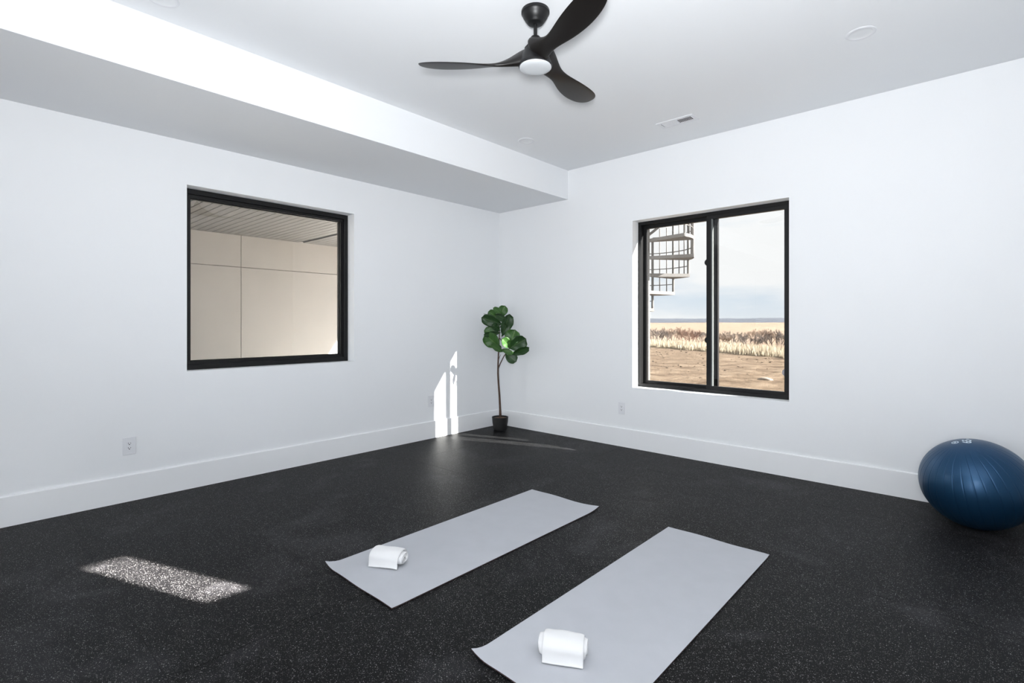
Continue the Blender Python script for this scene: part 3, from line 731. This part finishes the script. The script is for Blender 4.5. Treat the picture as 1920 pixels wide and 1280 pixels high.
# ------------------------------------------------------------------ ground, grass, shrubs, hills
GZ = -0.15
P1 = Vector((-11.2, 25.4, 0)); P2 = Vector((-1.33, 18.97, 0))
LD = (P2-P1).normalized(); LN = Vector((-LD.y, LD.x, 0))
if LN.y < 0: LN = -LN
MID = (P1+P2)/2
def LP(s, t, z=0.0): return MID+LD*s+LN*t+Vector((0, 0, z))
bm = bmesh.new()
rows = []
for t in (-140, -60, -30, -26, -22, -18, -14, -10, -7, -4, -2, 0, 1):
    rw_ = []
    for i in range(81):
        s = -80+2*i
        p = LP(s, t, GZ)
        if -31 < t < 0 and abs(s) < 30 and p.y > 3: p.z += 0.07*noise.noise(p*0.6)+0.03*noise.noise(p*2)
        rw_.append(bm.verts.new(p))
    rows.append(rw_)
for a, b in zip(rows, rows[1:]):
    for i in range(80): bm.faces.new((a[i], a[i+1], b[i+1], b[i]))
gr = obj('ground', bm, DIRT, None, True); tag(gr, 'bare brown dirt yard outside the sliding window', 'ground', kind='structure')
VD = (FWD+RGT*0.4).normalized(); VL = Vector((VD.y, -VD.x, 0))
def VP(s, d, z=0.0): return Vector((CAM.x, CAM.y, 0))+VD*d+VL*s+Vector((0, 0, z))
def prof(t):
    pts = [(12, GZ-0.06), (48, GZ-0.08), (110, -1.8), (220, -3.2), (550, -1.2), (950, 1.6), (1300, 4.6), (1500, 5.2)]
    for (a, za), (b, zb) in zip(pts, pts[1:]):
        if t <= b: return za+(zb-za)*(t-a)/(b-a)
    return pts[-1][1]
bm = bmesh.new(); rows = []
for t in (12, 18, 25, 32, 40, 48, 60, 80, 110, 150, 210, 290, 390, 500, 620, 760, 900, 1050, 1250, 1400, 1500):
    rr = []
    for i in range(61):
        s = (i/60*2-1)*(40+1.1*t)
        p = VP(s, t, prof(t)); p.z += 0.0008*max(0, t-60)*noise.noise(Vector((p.x*0.006, p.y*0.006, 1)))
        rr.append(bm.verts.new(p))
    rows.append(rr)
for a, b in zip(rows, rows[1:]):
    for i in range(60): bm.faces.new((a[i], a[i+1], b[i+1], b[i]))
o = obj('prairie', bm, PRAIRIE, None, True); tag(o, 'pale dry prairie stretching to the hills', 'field', kind='structure')
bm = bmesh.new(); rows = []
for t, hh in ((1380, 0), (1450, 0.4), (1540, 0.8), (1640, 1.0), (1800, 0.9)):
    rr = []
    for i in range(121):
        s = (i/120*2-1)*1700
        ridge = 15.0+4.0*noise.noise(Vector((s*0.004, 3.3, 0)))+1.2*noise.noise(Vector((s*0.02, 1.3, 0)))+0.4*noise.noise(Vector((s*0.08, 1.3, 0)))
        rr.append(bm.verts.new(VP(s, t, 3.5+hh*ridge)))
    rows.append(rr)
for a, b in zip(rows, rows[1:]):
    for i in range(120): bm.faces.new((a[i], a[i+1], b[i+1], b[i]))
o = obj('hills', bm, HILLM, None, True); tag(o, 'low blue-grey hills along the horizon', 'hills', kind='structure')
# dry grass strip along the edge of the dirt
bm = bmesh.new(); rg = random.Random(3)
for i in range(26000):
    s = rg.uniform(-9.5, 11); t = 0.0+4.2*rg.random()**1.2
    p = LP(s, t+0.5*noise.noise(Vector((s*0.9, 0, 5))), 0); p.z = GZ-0.02
    h = (0.18+0.26*rg.random())*(0.7+0.6*max(0, noise.noise(Vector((s*0.5, t*0.5, 2)))+0.4)); a = rg.uniform(0, 2*PI)
    wv = Vector((math.cos(a), math.sin(a), 0))*0.014; ln = Vector((rg.gauss(0, 0.16), rg.gauss(0, 0.16), 0))*h
    bm.faces.new((bm.verts.new(p-wv), bm.verts.new(p+wv), bm.verts.new(p+ln+Vector((0, 0, h)))))
o = obj('dry_grass', bm, GRASS, None, recalc=False); tag(o, 'tall straw-coloured dry grass at the edge of the dirt', 'grass', kind='stuff')
# dirt clods
bm = bmesh.new()
for i in range(1500):
    s = rg.uniform(-9, 12); t = -rg.uniform(0.3, 19); p = LP(s, t, GZ)
    r = 0.012+0.05*rg.random()**4
    M = Matrix.Translation(p) @ Matrix.Rotation(rg.uniform(0, 6), 4, 'Z') @ Matrix.Diagonal((r*1.5, r, r*0.8, 1))
    bmesh.ops.create_icosphere(bm, subdivisions=1, radius=1, matrix=M)
o = obj('dirt_clods', bm, CLOD, None, True); tag(o, 'small dark clods scattered over the dirt yard', 'clods', kind='stuff')
# pale rock
bm = bmesh.new(); bmesh.ops.create_icosphere(bm, subdivisions=3, radius=1)
for vt in bm.verts:
    vt.co *= 1+0.35*noise.noise(vt.co*1.6+Vector((4, 0, 0)))
    vt.co = Vector((vt.co.x*0.17, vt.co.y*0.10, max(-0.03, vt.co.z*0.06)))
o = obj('rock', bm, ROCK, None, True); o.location = (CAM+FWD*13.2+RGT*(474/962*13.2)); o.location.z = GZ+0.02
tag(o, 'pale flat rock lying in the dirt yard', 'rock')
# bare shrubs
def shrub(s, t, h, wd, mi, seed, nb, label):
    r = random.Random(seed); bm = bmesh.new()
    def stick(p, d, ln, rad, depth):
        q = p+d*ln
        u = d.cross(Vector((0.3, 0.2, 1))).normalized(); v_ = d.cross(u)
        A = [bm.verts.new(p+(u*math.cos(k*2.094)+v_*math.sin(k*2.094))*rad) for k in range(3)]
        B = [bm.verts.new(q+(u*math.cos(k*2.094)+v_*math.sin(k*2.094))*rad*0.6) for k in range(3)]
        for k in range(3): bm.faces.new((A[k], A[(k+1) % 3], B[(k+1) % 3], B[k]))
        if depth == 0: return
        for c in range(3 if depth > 1 else 4):
            nd = (d+Vector((r.gauss(0, 0.42), r.gauss(0, 0.42), r.gauss(0.12, 0.25)))).normalized()
            stick(p+d*ln*r.uniform(0.55, 1.0), nd, ln*r.uniform(0.5, 0.8), max(0.005, rad*0.68), depth-1)
    for i in range(nb):
        a = r.uniform(0, 2*PI); sp = r.random()**0.6
        base = Vector((math.cos(a)*wd*0.32*sp, math.sin(a)*wd*0.32*sp, 0))
        d = Vector((math.cos(a)*sp*wd/h*0.55, math.sin(a)*sp*wd/h*0.55, 1)).normalized()
        stick(base, d, h*r.uniform(0.30, 0.42), 0.017, 4)
    o = obj('bare_shrub', bm, SHRUBM[mi], None, recalc=False)
    p = CAM+FWD*t+RGT*(s*t); o.location = (p.x, p.y, GZ-0.05); tag(o, label, 'shrub', 'bare shrubs behind the dry grass')
SH = [(0.283, 39.0, 1.40, 2.0, 0, 'grey bare shrub at the left edge of the left pane'),
      (0.343, 38.0, 1.40, 1.9, 1, 'reddish brown bare shrub just left of the window mullion'),
      (0.405, 35.0, 1.00, 1.8, 2, 'low tan bare shrub just right of the window mullion'),
      (0.460, 33.0, 1.05, 1.7, 0, 'low grey bare shrub in the middle of the right pane'),
      (0.517, 31.0, 1.35, 1.6, 0, 'dark grey bare shrub at the right edge of the right pane'),
      (0.313, 45.0, 1.35, 2.2, 2, 'tan bare shrub behind the gap between the left pane shrubs'),
      (0.372, 44.0, 1.15, 2.2, 0, 'grey bare shrub behind the window mullion'),
      (0.432, 41.0, 1.10, 2.0, 0, 'grey bare shrub behind the two low shrubs of the right pane'),
      (0.490, 39.0, 1.30, 2.0, 2, 'tan bare shrub behind the dark shrub of the right pane')]
for i, (s, t, h, wd, mi, lab) in enumerate(SH): shrub(s, t, h, wd, mi, 20+i, 18, lab)
